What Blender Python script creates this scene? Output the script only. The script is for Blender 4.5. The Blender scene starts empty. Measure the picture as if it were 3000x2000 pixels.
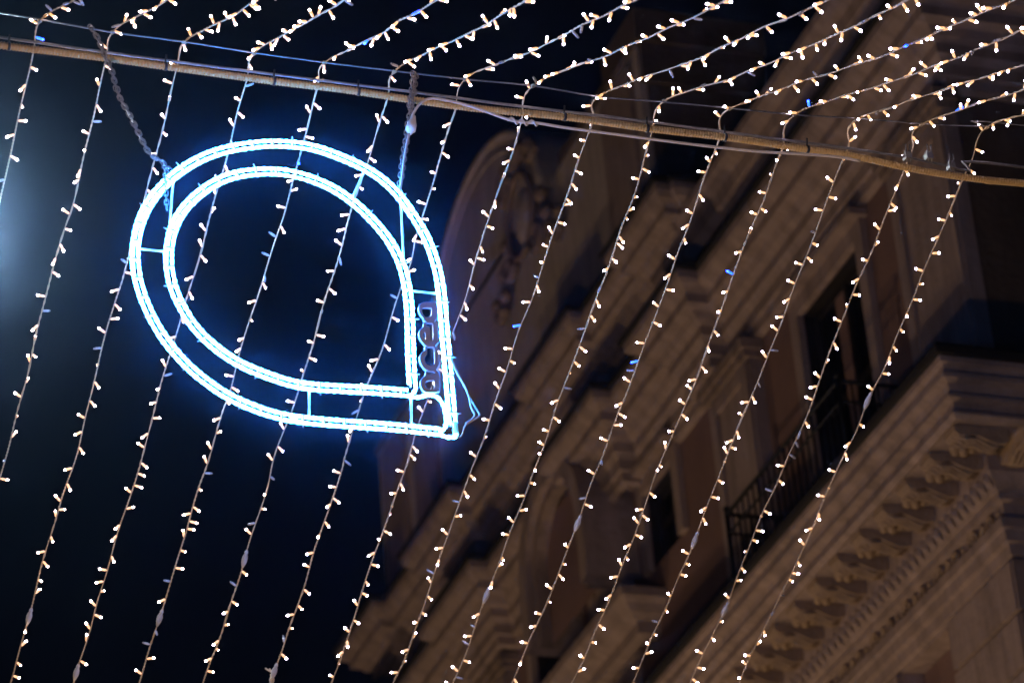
import bpy, bmesh, math, random
from mathutils import Vector, Matrix, Quaternion
R = math.radians
EYE = 1.6                     # camera height above the street; building data below is given relative to the eye
C = bpy.context.scene.collection
SC = bpy.context.scene
random.seed(11)

# ------------------------------------------------------------------ camera
cam_d = bpy.data.cameras.new('camera'); cam = bpy.data.objects.new('camera', cam_d); C.objects.link(cam)
right = Vector((.9441, -.3212, -.0750)); down = Vector((.0966, .4866, -.8683)); fwd = right.cross(-down) * -1
M = Matrix((right, -down, -fwd)).transposed().to_4x4()
cam.matrix_world = Matrix.Translation((0, 0, EYE)) @ M
cam_d.sensor_width = 36; cam_d.lens = 123.16; cam_d.clip_end = 500; cam_d.clip_start = .05
cam_d.dof.use_dof = True; cam_d.dof.focus_distance = 14.3; cam_d.dof.aperture_fstop = 3.0
SC.camera = cam

# ------------------------------------------------------------------ night sky
w = bpy.data.worlds.new('World'); SC.world = w; w.use_nodes = True
bg = w.node_tree.nodes['Background']
bg.inputs['Color'].default_value = (.25, .35, 1.0, 1); bg.inputs['Strength'].default_value = .0016
SC.view_settings.view_transform = 'Standard'; SC.view_settings.look = 'None'
SC.view_settings.exposure = 0; SC.view_settings.gamma = 1; SC.view_settings.use_curve_mapping = False

LAMP_L = 1500.0      # radiance of the street lantern globes
SIGN_L = 160.0        # radiance of the rope light on the drop sign
LED_L = 42.0         # radiance of the lit bulb tips
GLOW_DENSITY = .00075  # density of the added volume that imitates camera glow

STRINGS = [
 ([(2.438,11.000,7.869),(2.436,11.143,7.809),(2.435,11.398,7.703),(2.432,11.589,7.624),(2.439,11.806,7.533)],
  [(2.469,10.773,7.781),(2.493,10.635,7.727),(2.532,10.384,7.629)]),
 ([(2.721,11.000,7.852),(2.724,11.133,7.797),(2.721,11.428,7.674),(2.725,11.762,7.535),(2.719,11.877,7.487),(2.711,12.173,7.364),(2.711,12.504,7.226),(2.706,12.816,7.097),(2.703,12.984,7.027),(2.703,13.195,6.939)],
  [(2.744,10.768,7.762),(2.779,10.504,7.659),(2.816,10.185,7.535)]),
 ([(3.008,11.000,7.850),(3.006,11.127,7.797),(3.009,11.519,7.634),(3.005,11.679,7.567),(3.005,12.010,7.430),(2.999,12.186,7.357),(2.995,12.470,7.238),(2.996,12.723,7.133),(2.996,12.951,7.038),(2.982,13.385,6.858),(2.975,13.769,6.698),(2.967,14.183,6.526),(2.965,14.286,6.483)],
  [(3.029,10.764,7.758),(3.055,10.647,7.713),(3.087,10.338,7.593),(3.118,10.023,7.470)]),
 ([(3.289,11.000,7.840),(3.289,11.125,7.788),(3.292,11.379,7.682),(3.292,11.512,7.627),(3.286,11.748,7.529),(3.289,12.030,7.411),(3.285,12.325,7.288),(3.285,12.449,7.237),(3.275,12.631,7.161),(3.278,12.911,7.045),(3.267,13.346,6.864),(3.262,13.636,6.743),(3.250,14.001,6.591),(3.247,14.148,6.530),(3.245,14.261,6.483)],
  [(3.310,10.794,7.760),(3.338,10.497,7.645),(3.374,10.156,7.512),(3.405,9.843,7.390)]),
 ([(3.579,11.000,7.837),(3.582,11.109,7.792),(3.584,11.359,7.688),(3.586,11.471,7.641),(3.582,11.749,7.525),(3.581,12.033,7.407),(3.573,12.376,7.264),(3.574,12.537,7.198),(3.568,12.639,7.155),(3.564,12.883,7.053),(3.561,13.167,6.935),(3.560,13.488,6.802),(3.549,13.791,6.675),(3.539,14.120,6.539),(3.537,14.234,6.491)],
  [(3.595,10.839,7.775),(3.637,10.528,7.654),(3.653,10.243,7.543),(3.680,9.973,7.438),(3.705,9.680,7.324)]),
 ([(3.863,11.000,7.838),(3.868,11.124,7.786),(3.870,11.415,7.665),(3.867,11.674,7.557),(3.870,11.825,7.494),(3.863,12.129,7.368),(3.870,12.468,7.227),(3.865,12.623,7.162),(3.853,12.852,7.067),(3.861,13.038,6.990),(3.851,13.357,6.857),(3.851,13.758,6.690),(3.839,14.095,6.549),(3.837,14.210,6.502)],
  [(3.893,10.835,7.773),(3.923,10.474,7.633),(3.950,10.159,7.510),(3.970,9.794,7.369),(3.984,9.539,7.269)]),
 ([(4.167,11.000,7.842),(4.166,11.155,7.778),(4.168,11.354,7.695),(4.170,11.641,7.575),(4.168,11.723,7.541),(4.177,11.861,7.484),(4.167,11.984,7.433),(4.174,12.233,7.329),(4.166,12.461,7.234),(4.159,12.649,7.156),(4.160,12.821,7.084),(4.164,12.927,7.040),(4.155,13.199,6.927),(4.164,13.612,6.755),(4.153,13.801,6.676),(4.145,14.008,6.590),(4.153,14.080,6.560)],
  [(4.205,10.774,7.754),(4.250,10.442,7.625),(4.289,10.067,7.479),(4.323,9.627,7.308),(4.342,9.370,7.208)]),
 ([(4.455,11.000,7.852),(4.456,11.173,7.780),(4.463,11.407,7.683),(4.454,11.657,7.579),(4.458,11.753,7.539),(4.462,11.979,7.445),(4.455,12.198,7.354),(4.447,12.418,7.262),(4.448,12.532,7.215),(4.449,12.741,7.128),(4.448,12.809,7.099),(4.444,13.033,7.006),(4.434,13.285,6.901),(4.436,13.534,6.798),(4.443,13.887,6.651),(4.431,14.049,6.583),(4.432,14.168,6.534)],
  [(4.502,10.766,7.761),(4.552,10.341,7.596),(4.611,9.843,7.402),(4.629,9.502,7.270),(4.644,9.248,7.171)]),
 ([(4.740,11.000,7.840),(4.744,11.089,7.803),(4.745,11.142,7.780),(4.745,11.380,7.681),(4.747,11.608,7.587),(4.752,11.933,7.452),(4.743,12.116,7.375),(4.743,12.395,7.259),(4.745,12.598,7.175),(4.743,12.758,7.108),(4.741,13.059,6.983),(4.738,13.306,6.880),(4.732,13.518,6.792),(4.732,13.806,6.672),(4.720,14.024,6.581),(4.720,14.140,6.533)],
  [(4.782,10.753,7.744),(4.834,10.365,7.593),(4.878,9.957,7.434),(4.927,9.439,7.232),(4.936,9.303,7.180),(4.957,9.047,7.080)]),
 ([(5.028,11.000,7.855),(5.028,11.162,7.788),(5.039,11.365,7.704),(5.037,11.585,7.612),(5.038,11.937,7.466),(5.037,12.289,7.319),(5.033,12.530,7.219),(5.035,12.757,7.124),(5.023,13.065,6.996),(5.024,13.313,6.893),(5.021,13.557,6.791),(5.017,13.799,6.691),(5.004,14.019,6.599),(5.001,14.135,6.551)],
  [(5.056,10.876,7.807),(5.119,10.448,7.641),(5.167,10.072,7.494),(5.205,9.434,7.246),(5.220,9.198,7.155),(5.232,8.957,7.061)]),
 ([(5.320,11.000,7.865),(5.322,11.145,7.804),(5.326,11.324,7.730),(5.330,11.562,7.631),(5.329,11.659,7.590),(5.328,11.927,7.479),(5.327,12.206,7.363),(5.327,12.470,7.253),(5.326,12.735,7.143),(5.320,13.149,6.970),(5.316,13.532,6.811),(5.304,13.793,6.702),(5.293,14.005,6.614),(5.289,14.123,6.565)],
  [(5.355,10.800,7.787),(5.452,10.226,7.564),(5.512,9.732,7.372),(5.552,9.133,7.138),(5.560,8.819,7.016)]),
 ([(5.615,11.000,7.874),(5.612,11.165,7.805),(5.618,11.380,7.716),(5.615,11.547,7.646),(5.618,11.807,7.538),(5.619,12.064,7.431),(5.618,12.236,7.359),(5.619,12.485,7.256),(5.609,12.722,7.157),(5.614,13.059,7.017),(5.610,13.434,6.861),(5.602,13.759,6.726),(5.587,13.991,6.629),(5.581,14.110,6.580)],
  [(5.647,10.760,7.781),(5.734,10.211,7.567),(5.778,9.770,7.396),(5.795,9.411,7.256),(5.801,9.245,7.191)]),
 ([(5.909,11.000,7.896),(5.913,11.141,7.838),(5.914,11.301,7.771),(5.916,11.531,7.675),(5.915,11.868,7.535),(5.923,12.158,7.414),(5.919,12.394,7.316),(5.916,12.677,7.198),(5.914,12.997,7.065),(5.914,13.336,6.924),(5.906,13.667,6.787),(5.892,13.992,6.651),(5.889,14.111,6.602)],
  [(5.972,10.670,7.768),(6.031,10.237,7.600),(6.075,9.910,7.472),(6.095,9.761,7.414)]),
 ([(6.203,11.000,7.911),(6.205,11.124,7.860),(6.203,11.258,7.804),(6.208,11.495,7.705),(6.208,11.783,7.586),(6.206,12.035,7.481),(6.211,12.270,7.383),(6.216,12.470,7.299),(6.211,12.692,7.207),(6.208,12.937,7.105),(6.199,13.231,6.983),(6.203,13.504,6.869),(6.195,13.692,6.791),(6.185,13.977,6.673),(6.183,14.104,6.619)],
  [(6.227,10.726,7.805),(6.299,10.310,7.643),(6.322,10.161,7.585)]),
 ([(6.503,11.000,7.939),(6.506,11.168,7.869),(6.502,11.275,7.825),(6.506,11.496,7.733),(6.501,11.738,7.632),(6.501,11.969,7.536),(6.502,12.190,7.444),(6.493,12.367,7.370),(6.497,12.547,7.295),(6.487,12.682,7.239),(6.484,12.971,7.119),(6.478,13.268,6.995),(6.458,13.453,6.918),(6.458,13.614,6.851),(6.445,13.805,6.772),(6.446,13.995,6.693),(6.445,14.115,6.643)],
  [(6.550,10.757,7.844),(6.576,10.604,7.785)]),
]
BLUE = [(0,(2.431,11.076,7.837)),(4,(3.612,10.614,7.687)),(4,(3.630,10.175,7.516)),(4,(3.582,11.445,7.652)),(10,(5.562,9.789,7.394)),(11,(5.671,10.897,7.834)),(13,(6.191,10.759,7.818)),(8,(4.722,12.089,7.387)),(10,(5.352,12.237,7.350)),(11,(5.596,11.777,7.551))]
PLUGS = [(2,(2.976,13.818,6.677)),(3,(3.250,14.091,6.554)),(4,(3.550,13.759,6.689)),(5,(3.859,13.412,6.834)),(6,(4.140,14.014,6.588)),(9,(5.019,13.516,6.808)),(10,(5.605,13.099,6.991)),(12,(5.917,13.168,6.994)),(13,(6.199,13.556,6.848)),(14,(6.494,12.391,7.360))]
SPAN_WIRE = [(2.195,11.000,7.880),(2.275,11.000,7.876),(2.438,11.000,7.869),(2.721,11.000,7.852),(3.008,11.000,7.850),(3.289,11.000,7.840),(3.579,11.000,7.837),(3.863,11.000,7.838),(4.167,11.000,7.842),(4.455,11.000,7.852),(4.740,11.000,7.840),(5.028,11.000,7.855),(5.320,11.000,7.865),(5.615,11.000,7.874),(5.909,11.000,7.896),(6.203,11.000,7.911),(6.503,11.000,7.939),(6.788,11.000,7.972)]
CONDUIT = [(2.185,10.950,7.695),(2.317,10.950,7.690),(2.636,10.950,7.692),(2.947,10.950,7.687),(3.344,10.950,7.681),(3.637,10.950,7.683),(3.905,10.950,7.675),(4.190,10.950,7.672),(4.568,10.950,7.684),(4.917,10.950,7.678),(5.260,10.950,7.682),(5.615,10.950,7.672),(5.815,10.950,7.669),(6.029,10.950,7.647),(6.199,10.950,7.634),(6.451,10.950,7.630),(6.708,10.950,7.640)]
ROPE = [(2.189,10.970,7.744),(2.668,10.970,7.733),(3.076,10.970,7.729),(3.631,10.970,7.727),(3.914,10.970,7.727),(4.345,10.970,7.723),(4.934,10.970,7.726),(5.538,10.970,7.719),(5.845,10.970,7.717),(6.093,10.970,7.707),(6.187,10.970,7.699),(6.296,10.970,7.690),(6.389,10.970,7.680),(6.733,10.970,7.731)]
TIES = [(2.300,10.950,7.696),(2.915,10.950,7.691),(3.347,10.950,7.684),(3.692,10.950,7.686),(4.561,10.950,7.683),(4.917,10.950,7.680),(5.260,10.950,7.682),(5.626,10.950,7.673)]
CORD = [(3.893,10.915,7.553),(3.910,10.915,7.598),(3.941,10.915,7.643),(3.981,10.915,7.668),(4.035,10.915,7.669),(4.106,10.915,7.662),(4.177,10.915,7.647),(4.233,10.915,7.632),(4.303,10.915,7.613),(4.361,10.915,7.608),(4.433,10.915,7.613),(4.535,10.915,7.608),(4.724,10.915,7.606),(5.049,10.915,7.603),(5.349,10.915,7.606),(5.548,10.915,7.619),(5.733,10.915,7.629),(5.839,10.915,7.622)]
CORD_PLUG = [(3.906,10.915,7.574),(3.882,10.915,7.487)]
CORD_DOWN = [(3.880,10.915,7.487),(3.864,10.915,7.424),(3.851,10.915,7.359),(3.838,10.915,7.278),(3.825,10.915,7.214)]
CHAIN_LEFT = [(2.607,10.920,7.813),(2.624,10.920,7.788),(2.644,10.920,7.739),(2.664,10.920,7.678),(2.684,10.920,7.634),(2.713,10.920,7.512),(2.751,10.920,7.431),(2.776,10.920,7.373),(2.808,10.920,7.299),(2.833,10.920,7.253),(2.873,10.920,7.234),(2.912,10.920,7.190)]
CHAIN_TAIL = [(2.885,10.915,7.217),(2.889,10.915,7.176),(2.887,10.915,7.122),(2.890,10.915,7.069),(2.890,10.915,7.013)]
CHAIN_RIGHT = [(3.926,10.930,7.794),(3.915,10.930,7.714),(3.901,10.930,7.631),(3.886,10.930,7.564),(3.873,10.930,7.499),(3.860,10.930,7.433),(3.847,10.930,7.368),(3.835,10.930,7.287),(3.830,10.930,7.231)]
CLAMPS = [(6.084,10.960,7.703),(6.184,10.960,7.716),(6.282,10.960,7.682)]
SIGN_OUTER = [(3.980,10.945,6.220),(3.980,10.945,6.269),(3.979,10.945,6.375),(3.978,10.945,6.501),(3.976,10.945,6.661),(3.976,10.945,6.802),(3.966,10.945,6.905),(3.939,10.945,7.013),(3.920,10.945,7.069),(3.890,10.945,7.115),(3.857,10.945,7.178),(3.814,10.945,7.237),(3.768,10.945,7.284),(3.719,10.945,7.313),(3.665,10.945,7.340),(3.604,10.945,7.360),(3.494,10.945,7.393),(3.406,10.945,7.393),(3.312,10.945,7.385),(3.188,10.945,7.351),(3.117,10.945,7.323),(3.055,10.945,7.291),(2.985,10.945,7.238),(2.920,10.945,7.178),(2.879,10.945,7.126),(2.832,10.945,7.056),(2.800,10.945,6.987),(2.781,10.945,6.915),(2.769,10.945,6.837),(2.768,10.945,6.786),(2.775,10.945,6.717),(2.792,10.945,6.644),(2.825,10.945,6.555),(2.867,10.945,6.472),(2.909,10.945,6.416),(2.968,10.945,6.347),(3.044,10.945,6.289),(3.109,10.945,6.244),(3.223,10.945,6.202),(3.306,10.945,6.181),(3.417,10.945,6.176),(3.541,10.945,6.177),(3.712,10.945,6.182),(3.825,10.945,6.181),(3.929,10.945,6.180)]
SIGN_INNER = [(3.831,10.945,6.374),(3.831,10.945,6.453),(3.838,10.945,6.612),(3.841,10.945,6.741),(3.831,10.945,6.869),(3.812,10.945,6.936),(3.780,10.945,7.004),(3.751,10.945,7.048),(3.719,10.945,7.083),(3.663,10.945,7.143),(3.599,10.945,7.195),(3.520,10.945,7.233),(3.446,10.945,7.253),(3.371,10.945,7.263),(3.307,10.945,7.258),(3.173,10.945,7.225),(3.091,10.945,7.177),(3.026,10.945,7.119),(2.972,10.945,7.054),(2.943,10.945,7.011),(2.919,10.945,6.952),(2.901,10.945,6.867),(2.898,10.945,6.771),(2.912,10.945,6.683),(2.935,10.945,6.627),(2.969,10.945,6.558),(2.995,10.945,6.517),(3.047,10.945,6.465),(3.106,10.945,6.419),(3.158,10.945,6.386),(3.241,10.945,6.359),(3.329,10.945,6.331),(3.407,10.945,6.320),(3.549,10.945,6.326),(3.663,10.945,6.331),(3.750,10.945,6.334),(3.811,10.945,6.335)]
SIGN_LOOP = [(3.809,10.939,6.317),(3.848,10.939,6.316),(3.890,10.939,6.331),(3.923,10.939,6.326),(3.943,10.939,6.301),(3.952,10.939,6.265),(3.954,10.939,6.222),(3.945,10.939,6.193),(3.924,10.939,6.179)]
END_CAP = [(3.990,10.945,6.227),(3.991,10.945,6.175)]
SIGN_CABLE_A = [(3.992,10.935,6.512),(4.003,10.935,6.468),(4.029,10.935,6.400),(4.056,10.935,6.333),(4.080,10.935,6.284),(4.089,10.935,6.267),(4.080,10.935,6.252),(4.044,10.935,6.227),(4.025,10.935,6.208),(4.016,10.935,6.178),(4.003,10.935,6.160),(3.989,10.935,6.162)]
SIGN_CABLE_B = [(3.985,10.925,6.493),(4.008,10.925,6.430),(4.034,10.925,6.377),(4.049,10.925,6.327),(4.054,10.925,6.283),(4.066,10.925,6.257),(4.044,10.925,6.228),(4.025,10.925,6.217)]
STRUTS = [[(2.783,10.953,6.848),(2.889,10.953,6.848)],[(3.426,10.953,6.309),(3.420,10.953,6.185)],[(3.826,10.953,6.333),(3.819,10.953,6.194)],[(3.857,10.953,6.791),(3.962,10.953,6.790)],[(3.698,10.953,7.315),(3.641,10.953,7.182)],[(2.930,10.953,7.167),(2.910,10.953,6.974)],[(3.839,10.953,7.245),(3.834,10.953,6.920)],[(3.842,10.953,7.246),(3.879,10.953,7.150)]]
LETTERS = [
 ('a',[(3.9475,6.7268),(3.9417,6.7329),(3.9211,6.7333),(3.9004,6.7313),(3.8835,6.7239),(3.8753,6.7116),(3.8729,6.7000),(3.8735,6.6843),(3.8799,6.6692),(3.8885,6.6625),(3.8913,6.6425),(3.9426,6.6483)],[[(3.8897,6.7065),(3.9072,6.7099),(3.9236,6.7091),(3.9274,6.7040),(3.9254,6.6857),(3.9222,6.6695),(3.9082,6.6625),(3.8939,6.6640),(3.8861,6.6767),(3.8837,6.6900),(3.8852,6.7001)]]),
 ('e',[(3.8891,6.6413),(3.9425,6.6474),(3.9419,6.6018),(3.9404,6.5437),(3.8864,6.5377),(3.8811,6.5501),(3.8717,6.5616),(3.8666,6.5776),(3.8665,6.5888),(3.8702,6.6027),(3.8782,6.6117),(3.8868,6.6181)],[[(3.8952,6.6402),(3.9258,6.6437),(3.9272,6.6272),(3.9248,6.5729),(3.9187,6.5610),(3.9104,6.5601),(3.9127,6.6255),(3.8954,6.6245)],[(3.8877,6.6011),(3.8938,6.6000),(3.8948,6.5660),(3.8901,6.5623),(3.8839,6.5737),(3.8812,6.5882)]]),
 ('c',[(3.8864,6.5368),(3.9404,6.5428),(3.9361,6.4369),(3.8847,6.4314),(3.8763,6.4389),(3.8671,6.4540),(3.8628,6.4700),(3.8629,6.4833),(3.8670,6.4971),(3.8776,6.5095),(3.8870,6.5159)],[[(3.8924,6.5352),(3.9254,6.5398),(3.9262,6.5148),(3.9240,6.4699),(3.9169,6.4558),(3.9023,6.4506),(3.8883,6.4549),(3.8817,6.4662),(3.8800,6.4839),(3.8882,6.4963),(3.8927,6.5031),(3.8933,6.5246)]]),
 ('a',[(3.8847,6.4305),(3.9360,6.4360),(3.9361,6.3956),(3.9337,6.3489),(3.9275,6.3408),(3.8764,6.3354),(3.8644,6.3438),(3.8586,6.3609),(3.8588,6.3764),(3.8628,6.3887),(3.8724,6.3986),(3.8789,6.4051)],[[(3.8857,6.4280),(3.9207,6.4326),(3.9203,6.4157),(3.8845,6.4097)],[(3.8809,6.3853),(3.8983,6.3903),(3.9126,6.3918),(3.9168,6.3865),(3.9145,6.3535),(3.9056,6.3473),(3.8865,6.3479),(3.8751,6.3595),(3.8740,6.3736)]]),
]

# ------------------------------------------------------------------ helpers
def V(p): return Vector((p[0], p[1], p[2] + EYE))
class MB:
    def __init__(s): s.v = []; s.f = []; s.sm = []
    def quad(s, *ps, smooth=False):
        n = len(s.v); s.v += [tuple(p) for p in ps]; s.f.append(tuple(range(n, n + len(ps)))); s.sm.append(smooth)
    def box(s, x0, x1, y0, y1, z0, z1):
        n = len(s.v)
        s.v += [(x0,y0,z0),(x1,y0,z0),(x1,y1,z0),(x0,y1,z0),(x0,y0,z1),(x1,y0,z1),(x1,y1,z1),(x0,y1,z1)]
        for f in ((3,2,1,0),(4,5,6,7),(0,1,5,4),(1,2,6,5),(2,3,7,6),(3,0,4,7)):
            s.f.append(tuple(n + i for i in f)); s.sm.append(False)
    def tube(s, pts, r, n=6, caps=True, flat=1.0):
        pts = [Vector(p) for p in pts]; k = len(pts); base = len(s.v)
        rr = r if hasattr(r, '__len__') else [r] * k
        t0 = (pts[1] - pts[0]).normalized()
        u = t0.orthogonal().normalized()
        for i in range(k):
            t = (pts[min(i + 1, k - 1)] - pts[max(i - 1, 0)]).normalized()
            u = (u - t * u.dot(t)).normalized(); v = t.cross(u)
            for j in range(n):
                a = 2 * math.pi * j / n
                s.v.append(tuple(pts[i] + u * (math.cos(a) * rr[i]) + v * (math.sin(a) * rr[i] * flat)))
        for i in range(k - 1):
            for j in range(n):
                a = base + i * n + j; b = base + i * n + (j + 1) % n
                s.f.append((a, b, b + n, a + n)); s.sm.append(True)
        if caps:
            s.f.append(tuple(base + j for j in reversed(range(n)))); s.sm.append(False)
            s.f.append(tuple(base + (k - 1) * n + j for j in range(n))); s.sm.append(False)
    def lathe(s, prof, n=8, o=(0,0,0)):            # prof: (radius, z) along local z
        base = len(s.v)
        for r, z in prof:
            for j in range(n):
                a = 2 * math.pi * j / n; s.v.append((o[0] + r * math.cos(a), o[1] + r * math.sin(a), o[2] + z))
        for i in range(len(prof) - 1):
            for j in range(n):
                a = base + i * n + j; b = base + i * n + (j + 1) % n
                s.f.append((a, b, b + n, a + n)); s.sm.append(True)
        s.f.append(tuple(base + j for j in reversed(range(n)))); s.sm.append(False)
        s.f.append(tuple(base + (len(prof) - 1) * n + j for j in range(n))); s.sm.append(False)
    def sweep(s, prof, path):                      # prof: (o, z); path: o -> list of (x, y)
        rows = [[(x, y, z) for x, y in path(o)] for o, z in prof]
        for a, b in zip(rows, rows[1:]):
            for i in range(len(a) - 1): s.quad(a[i], a[i + 1], b[i + 1], b[i])
    def ball(s, c, r, n=8, m=6, sc=(1,1,1)):
        base = len(s.v)
        for i in range(m + 1):
            p = math.pi * i / m
            for j in range(n):
                a = 2 * math.pi * j / n
                s.v.append((c[0] + sc[0]*r*math.sin(p)*math.cos(a), c[1] + sc[1]*r*math.sin(p)*math.sin(a), c[2] + sc[2]*r*math.cos(p)))
        for i in range(m):
            for j in range(n):
                a = base + i*n + j; b = base + i*n + (j+1) % n
                s.f.append((a, a + n, b + n, b)); s.sm.append(True)
    def mesh(s, name, mat, local=False):
        me = bpy.data.meshes.new(name)
        me.from_pydata([v if local else (v[0], v[1], v[2] + EYE) for v in s.v], [], s.f)
        me.polygons.foreach_set('use_smooth', s.sm)
        me.materials.append(mat); me.update(); return me
    def build(s, name, mat, parent=None, local=False):
        return link(name, s.mesh(name, mat, local), parent)
def link(name, me, parent=None):
    o = bpy.data.objects.new(name, me); C.objects.link(o)
    if parent:
        o.parent = parent; o.matrix_parent_inverse = parent.matrix_basis.inverted()
    return o
def tag(o, label=None, cat=None, group=None, kind=None):
    if label: o['label'] = label
    if cat: o['category'] = cat
    if group: o['group'] = group
    if kind: o['kind'] = kind
    return o
def thing(name, label, cat, loc=(0,0,0), group=None):
    o = bpy.data.objects.new(name, None); C.objects.link(o); o.location = loc; o.empty_display_size = .1
    return tag(o, label, cat, group)
def cr(pts, step):                                  # Catmull-Rom through points, resampled evenly
    P = [Vector(p) for p in pts]; P = [P[0]*2 - P[1]] + P + [P[-1]*2 - P[-2]]
    d = []
    for i in range(1, len(P) - 2):
        for k in range(16):
            t = k / 16; a, b, c, e = P[i-1:i+3]
            d.append(.5*((2*b) + (c - a)*t + (2*a - 5*b + 4*c - e)*t*t + (3*b - a - 3*c + e)*t**3))
    d.append(P[-2].copy()); out = [d[0]]; acc = 0
    for a, b in zip(d, d[1:]):
        L = (b - a).length
        while L > 0 and acc + L >= step:
            a = a + (b - a) * ((step - acc) / L); out.append(a.copy()); L = (b - a).length; acc = 0
        acc += L
    out.append(d[-1]); return out

# ------------------------------------------------------------------ materials
def mat(name, col, rough=.7, metal=0, noise=0, nscale=6, bump=0, bscale=40, emit=None, es=0, col2=None, nosample=False, trans=0, alpha=1, streak=False):
    m = bpy.data.materials.new(name); m.use_nodes = True; nt = m.node_tree; b = nt.nodes['Principled BSDF']
    b.inputs['Base Color'].default_value = (*col, 1); b.inputs['Roughness'].default_value = rough; b.inputs['Metallic'].default_value = metal
    if noise:
        tc = nt.nodes.new('ShaderNodeTexCoord'); n = nt.nodes.new('ShaderNodeTexNoise'); n.inputs['Scale'].default_value = nscale
        n.inputs['Detail'].default_value = 8; n.inputs['Roughness'].default_value = .65
        nt.links.new(tc.outputs['Object'], n.inputs['Vector'])
        r = nt.nodes.new('ShaderNodeValToRGB'); r.color_ramp.elements[0].position = .3; r.color_ramp.elements[1].position = .72
        if streak:
            mp = nt.nodes.new('ShaderNodeMapping'); mp.inputs['Scale'].default_value = (1.2, 2.6, .35); nt.links.new(tc.outputs['Object'], mp.inputs['Vector']); nt.links.new(mp.outputs['Vector'], n.inputs['Vector'])
        lo = col2 or tuple(c * (1 - noise) for c in col)
        r.color_ramp.elements[0].color = (*lo, 1); r.color_ramp.elements[1].color = (*col, 1)
        nt.links.new(n.outputs['Fac'], r.inputs['Fac']); nt.links.new(r.outputs['Color'], b.inputs['Base Color'])
        if bump:
            n2 = nt.nodes.new('ShaderNodeTexNoise'); n2.inputs['Scale'].default_value = bscale; n2.inputs['Detail'].default_value = 5
            nt.links.new(tc.outputs['Object'], n2.inputs['Vector'])
            bp = nt.nodes.new('ShaderNodeBump'); bp.inputs['Strength'].default_value = bump; bp.inputs['Distance'].default_value = .02
            nt.links.new(n2.outputs['Fac'], bp.inputs['Height']); nt.links.new(bp.outputs['Normal'], b.inputs['Normal'])
    if emit:
        b.inputs['Emission Color'].default_value = (*emit, 1); b.inputs['Emission Strength'].default_value = es
        if nosample: m.cycles.emission_sampling = 'NONE'
    if trans: b.inputs['Transmission Weight'].default_value = trans
    return m
STONE = mat('travertine', (.43,.335,.285), .85, noise=.5, nscale=3.0, bump=.6, bscale=14, streak=True)
STONE2 = mat('weathered_travertine', (.36,.275,.22), .85, noise=.6, nscale=3.6, bump=.7, bscale=18, streak=True)
PALE = mat('pale_limestone', (.66,.57,.48), .85, noise=.4, nscale=3, bump=.6, bscale=14, streak=True)
SHADE_STONE = mat('shade_darkened_stone', (.15,.11,.075), .9, noise=.5, nscale=3, bump=.7, bscale=18, streak=True)  # stone darkened in colour to stand for shade on end wall and attic
CARVED = mat('carved_stone', (.43,.32,.215), .9, noise=.4, nscale=5, bump=.8, bscale=30)
PLASTER = mat('maroon_plaster', (.25,.155,.12), .9, noise=.3, nscale=1.4, bump=.3, bscale=20)
DARKGLASS = mat('dark_window_glass', (.003,.003,.003), .6)
DARKGLASS.node_tree.nodes['Principled BSDF'].inputs['Specular IOR Level'].default_value = .12
WOOD = mat('dark_window_wood', (.012,.010,.009), .6)
IRON = mat('black_iron', (.012,.014,.016), .6, metal=.3)
LEAD = mat('dark_roofing', (.02,.018,.016), .9, noise=.4, nscale=3)
ASPHALT = mat('asphalt', (.05,.05,.05), .85, noise=.3, nscale=8, bump=.4)
COBBLE = mat('basalt_paving', (.07,.068,.065), .7, noise=.4, nscale=10, bump=.5)
WIREM = mat('pale_pvc_wire', (.60,.45,.25), .45)
SLEEVE = mat('amber_lit_sleeve', (.8,.6,.35), .4, emit=(1.0,.50,.21), es=1.15, nosample=True)
LENSW = mat('warm_lit_lens', (.9,.85,.8), .3, emit=(1.0,.72,.68), es=LED_L)
LENS_FRINGE = mat('fringe_tinted_lens', (.9,.9,.9), .3, emit=(.92,.76,1.0), es=LED_L)  # cool tint stands in for the camera's bluish fringe on the right-hand tips
SLEEVEB = mat('blue_lit_sleeve', (.2,.4,.9), .4, emit=(.004,.11,1.0), es=3, nosample=True)
LENSB = mat('blue_lit_lens', (.3,.5,1), .3, emit=(.004,.018,1.0), es=LED_L)
SLEEVED = mat('unlit_sleeve', (.50,.48,.46), .35)
LENSD = mat('unlit_lens', (.35,.34,.34), .2)
PLUGM = mat('clear_grey_plug', (.50,.47,.42), .35)
STEEL = mat('galvanised_steel', (.42,.41,.39), .4, metal=.75, noise=.35, nscale=60)
RUST = mat('dull_chain_steel', (.36,.32,.28), .5, metal=.6, noise=.5, nscale=90)
CONDM = mat('ochre_corrugated_plastic', (.60,.40,.15), .5, noise=.25, nscale=9)
BLACKP = mat('black_plastic', (.012,.012,.014), .5)
CORDM = mat('off_white_cord', (.60,.54,.46), .5)
ALU = mat('white_aluminium', (.75,.78,.8), .45)
ROPEL = mat('white_blue_rope_light', (.9,.95,1), .3, emit=(.03,.26,1.0), es=SIGN_L)
CAPM = mat('translucent_end_cap', (.5,.8,.8), .3, emit=(.15,.75,.85), es=.5, nosample=True)
LETM = mat('grey_letter_face', (.36,.35,.38), .5)
LAMPM = mat('lit_lantern_glass', (1,.9,.8), .3, emit=(1.0,.66,.40), es=LAMP_L)
LAMPC = mat('cold_lit_globe', (1,1,1), .3, emit=(.80,.92,1.0), es=5000)
POLE = mat('dark_green_cast_iron', (.02,.028,.024), .5)

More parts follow.
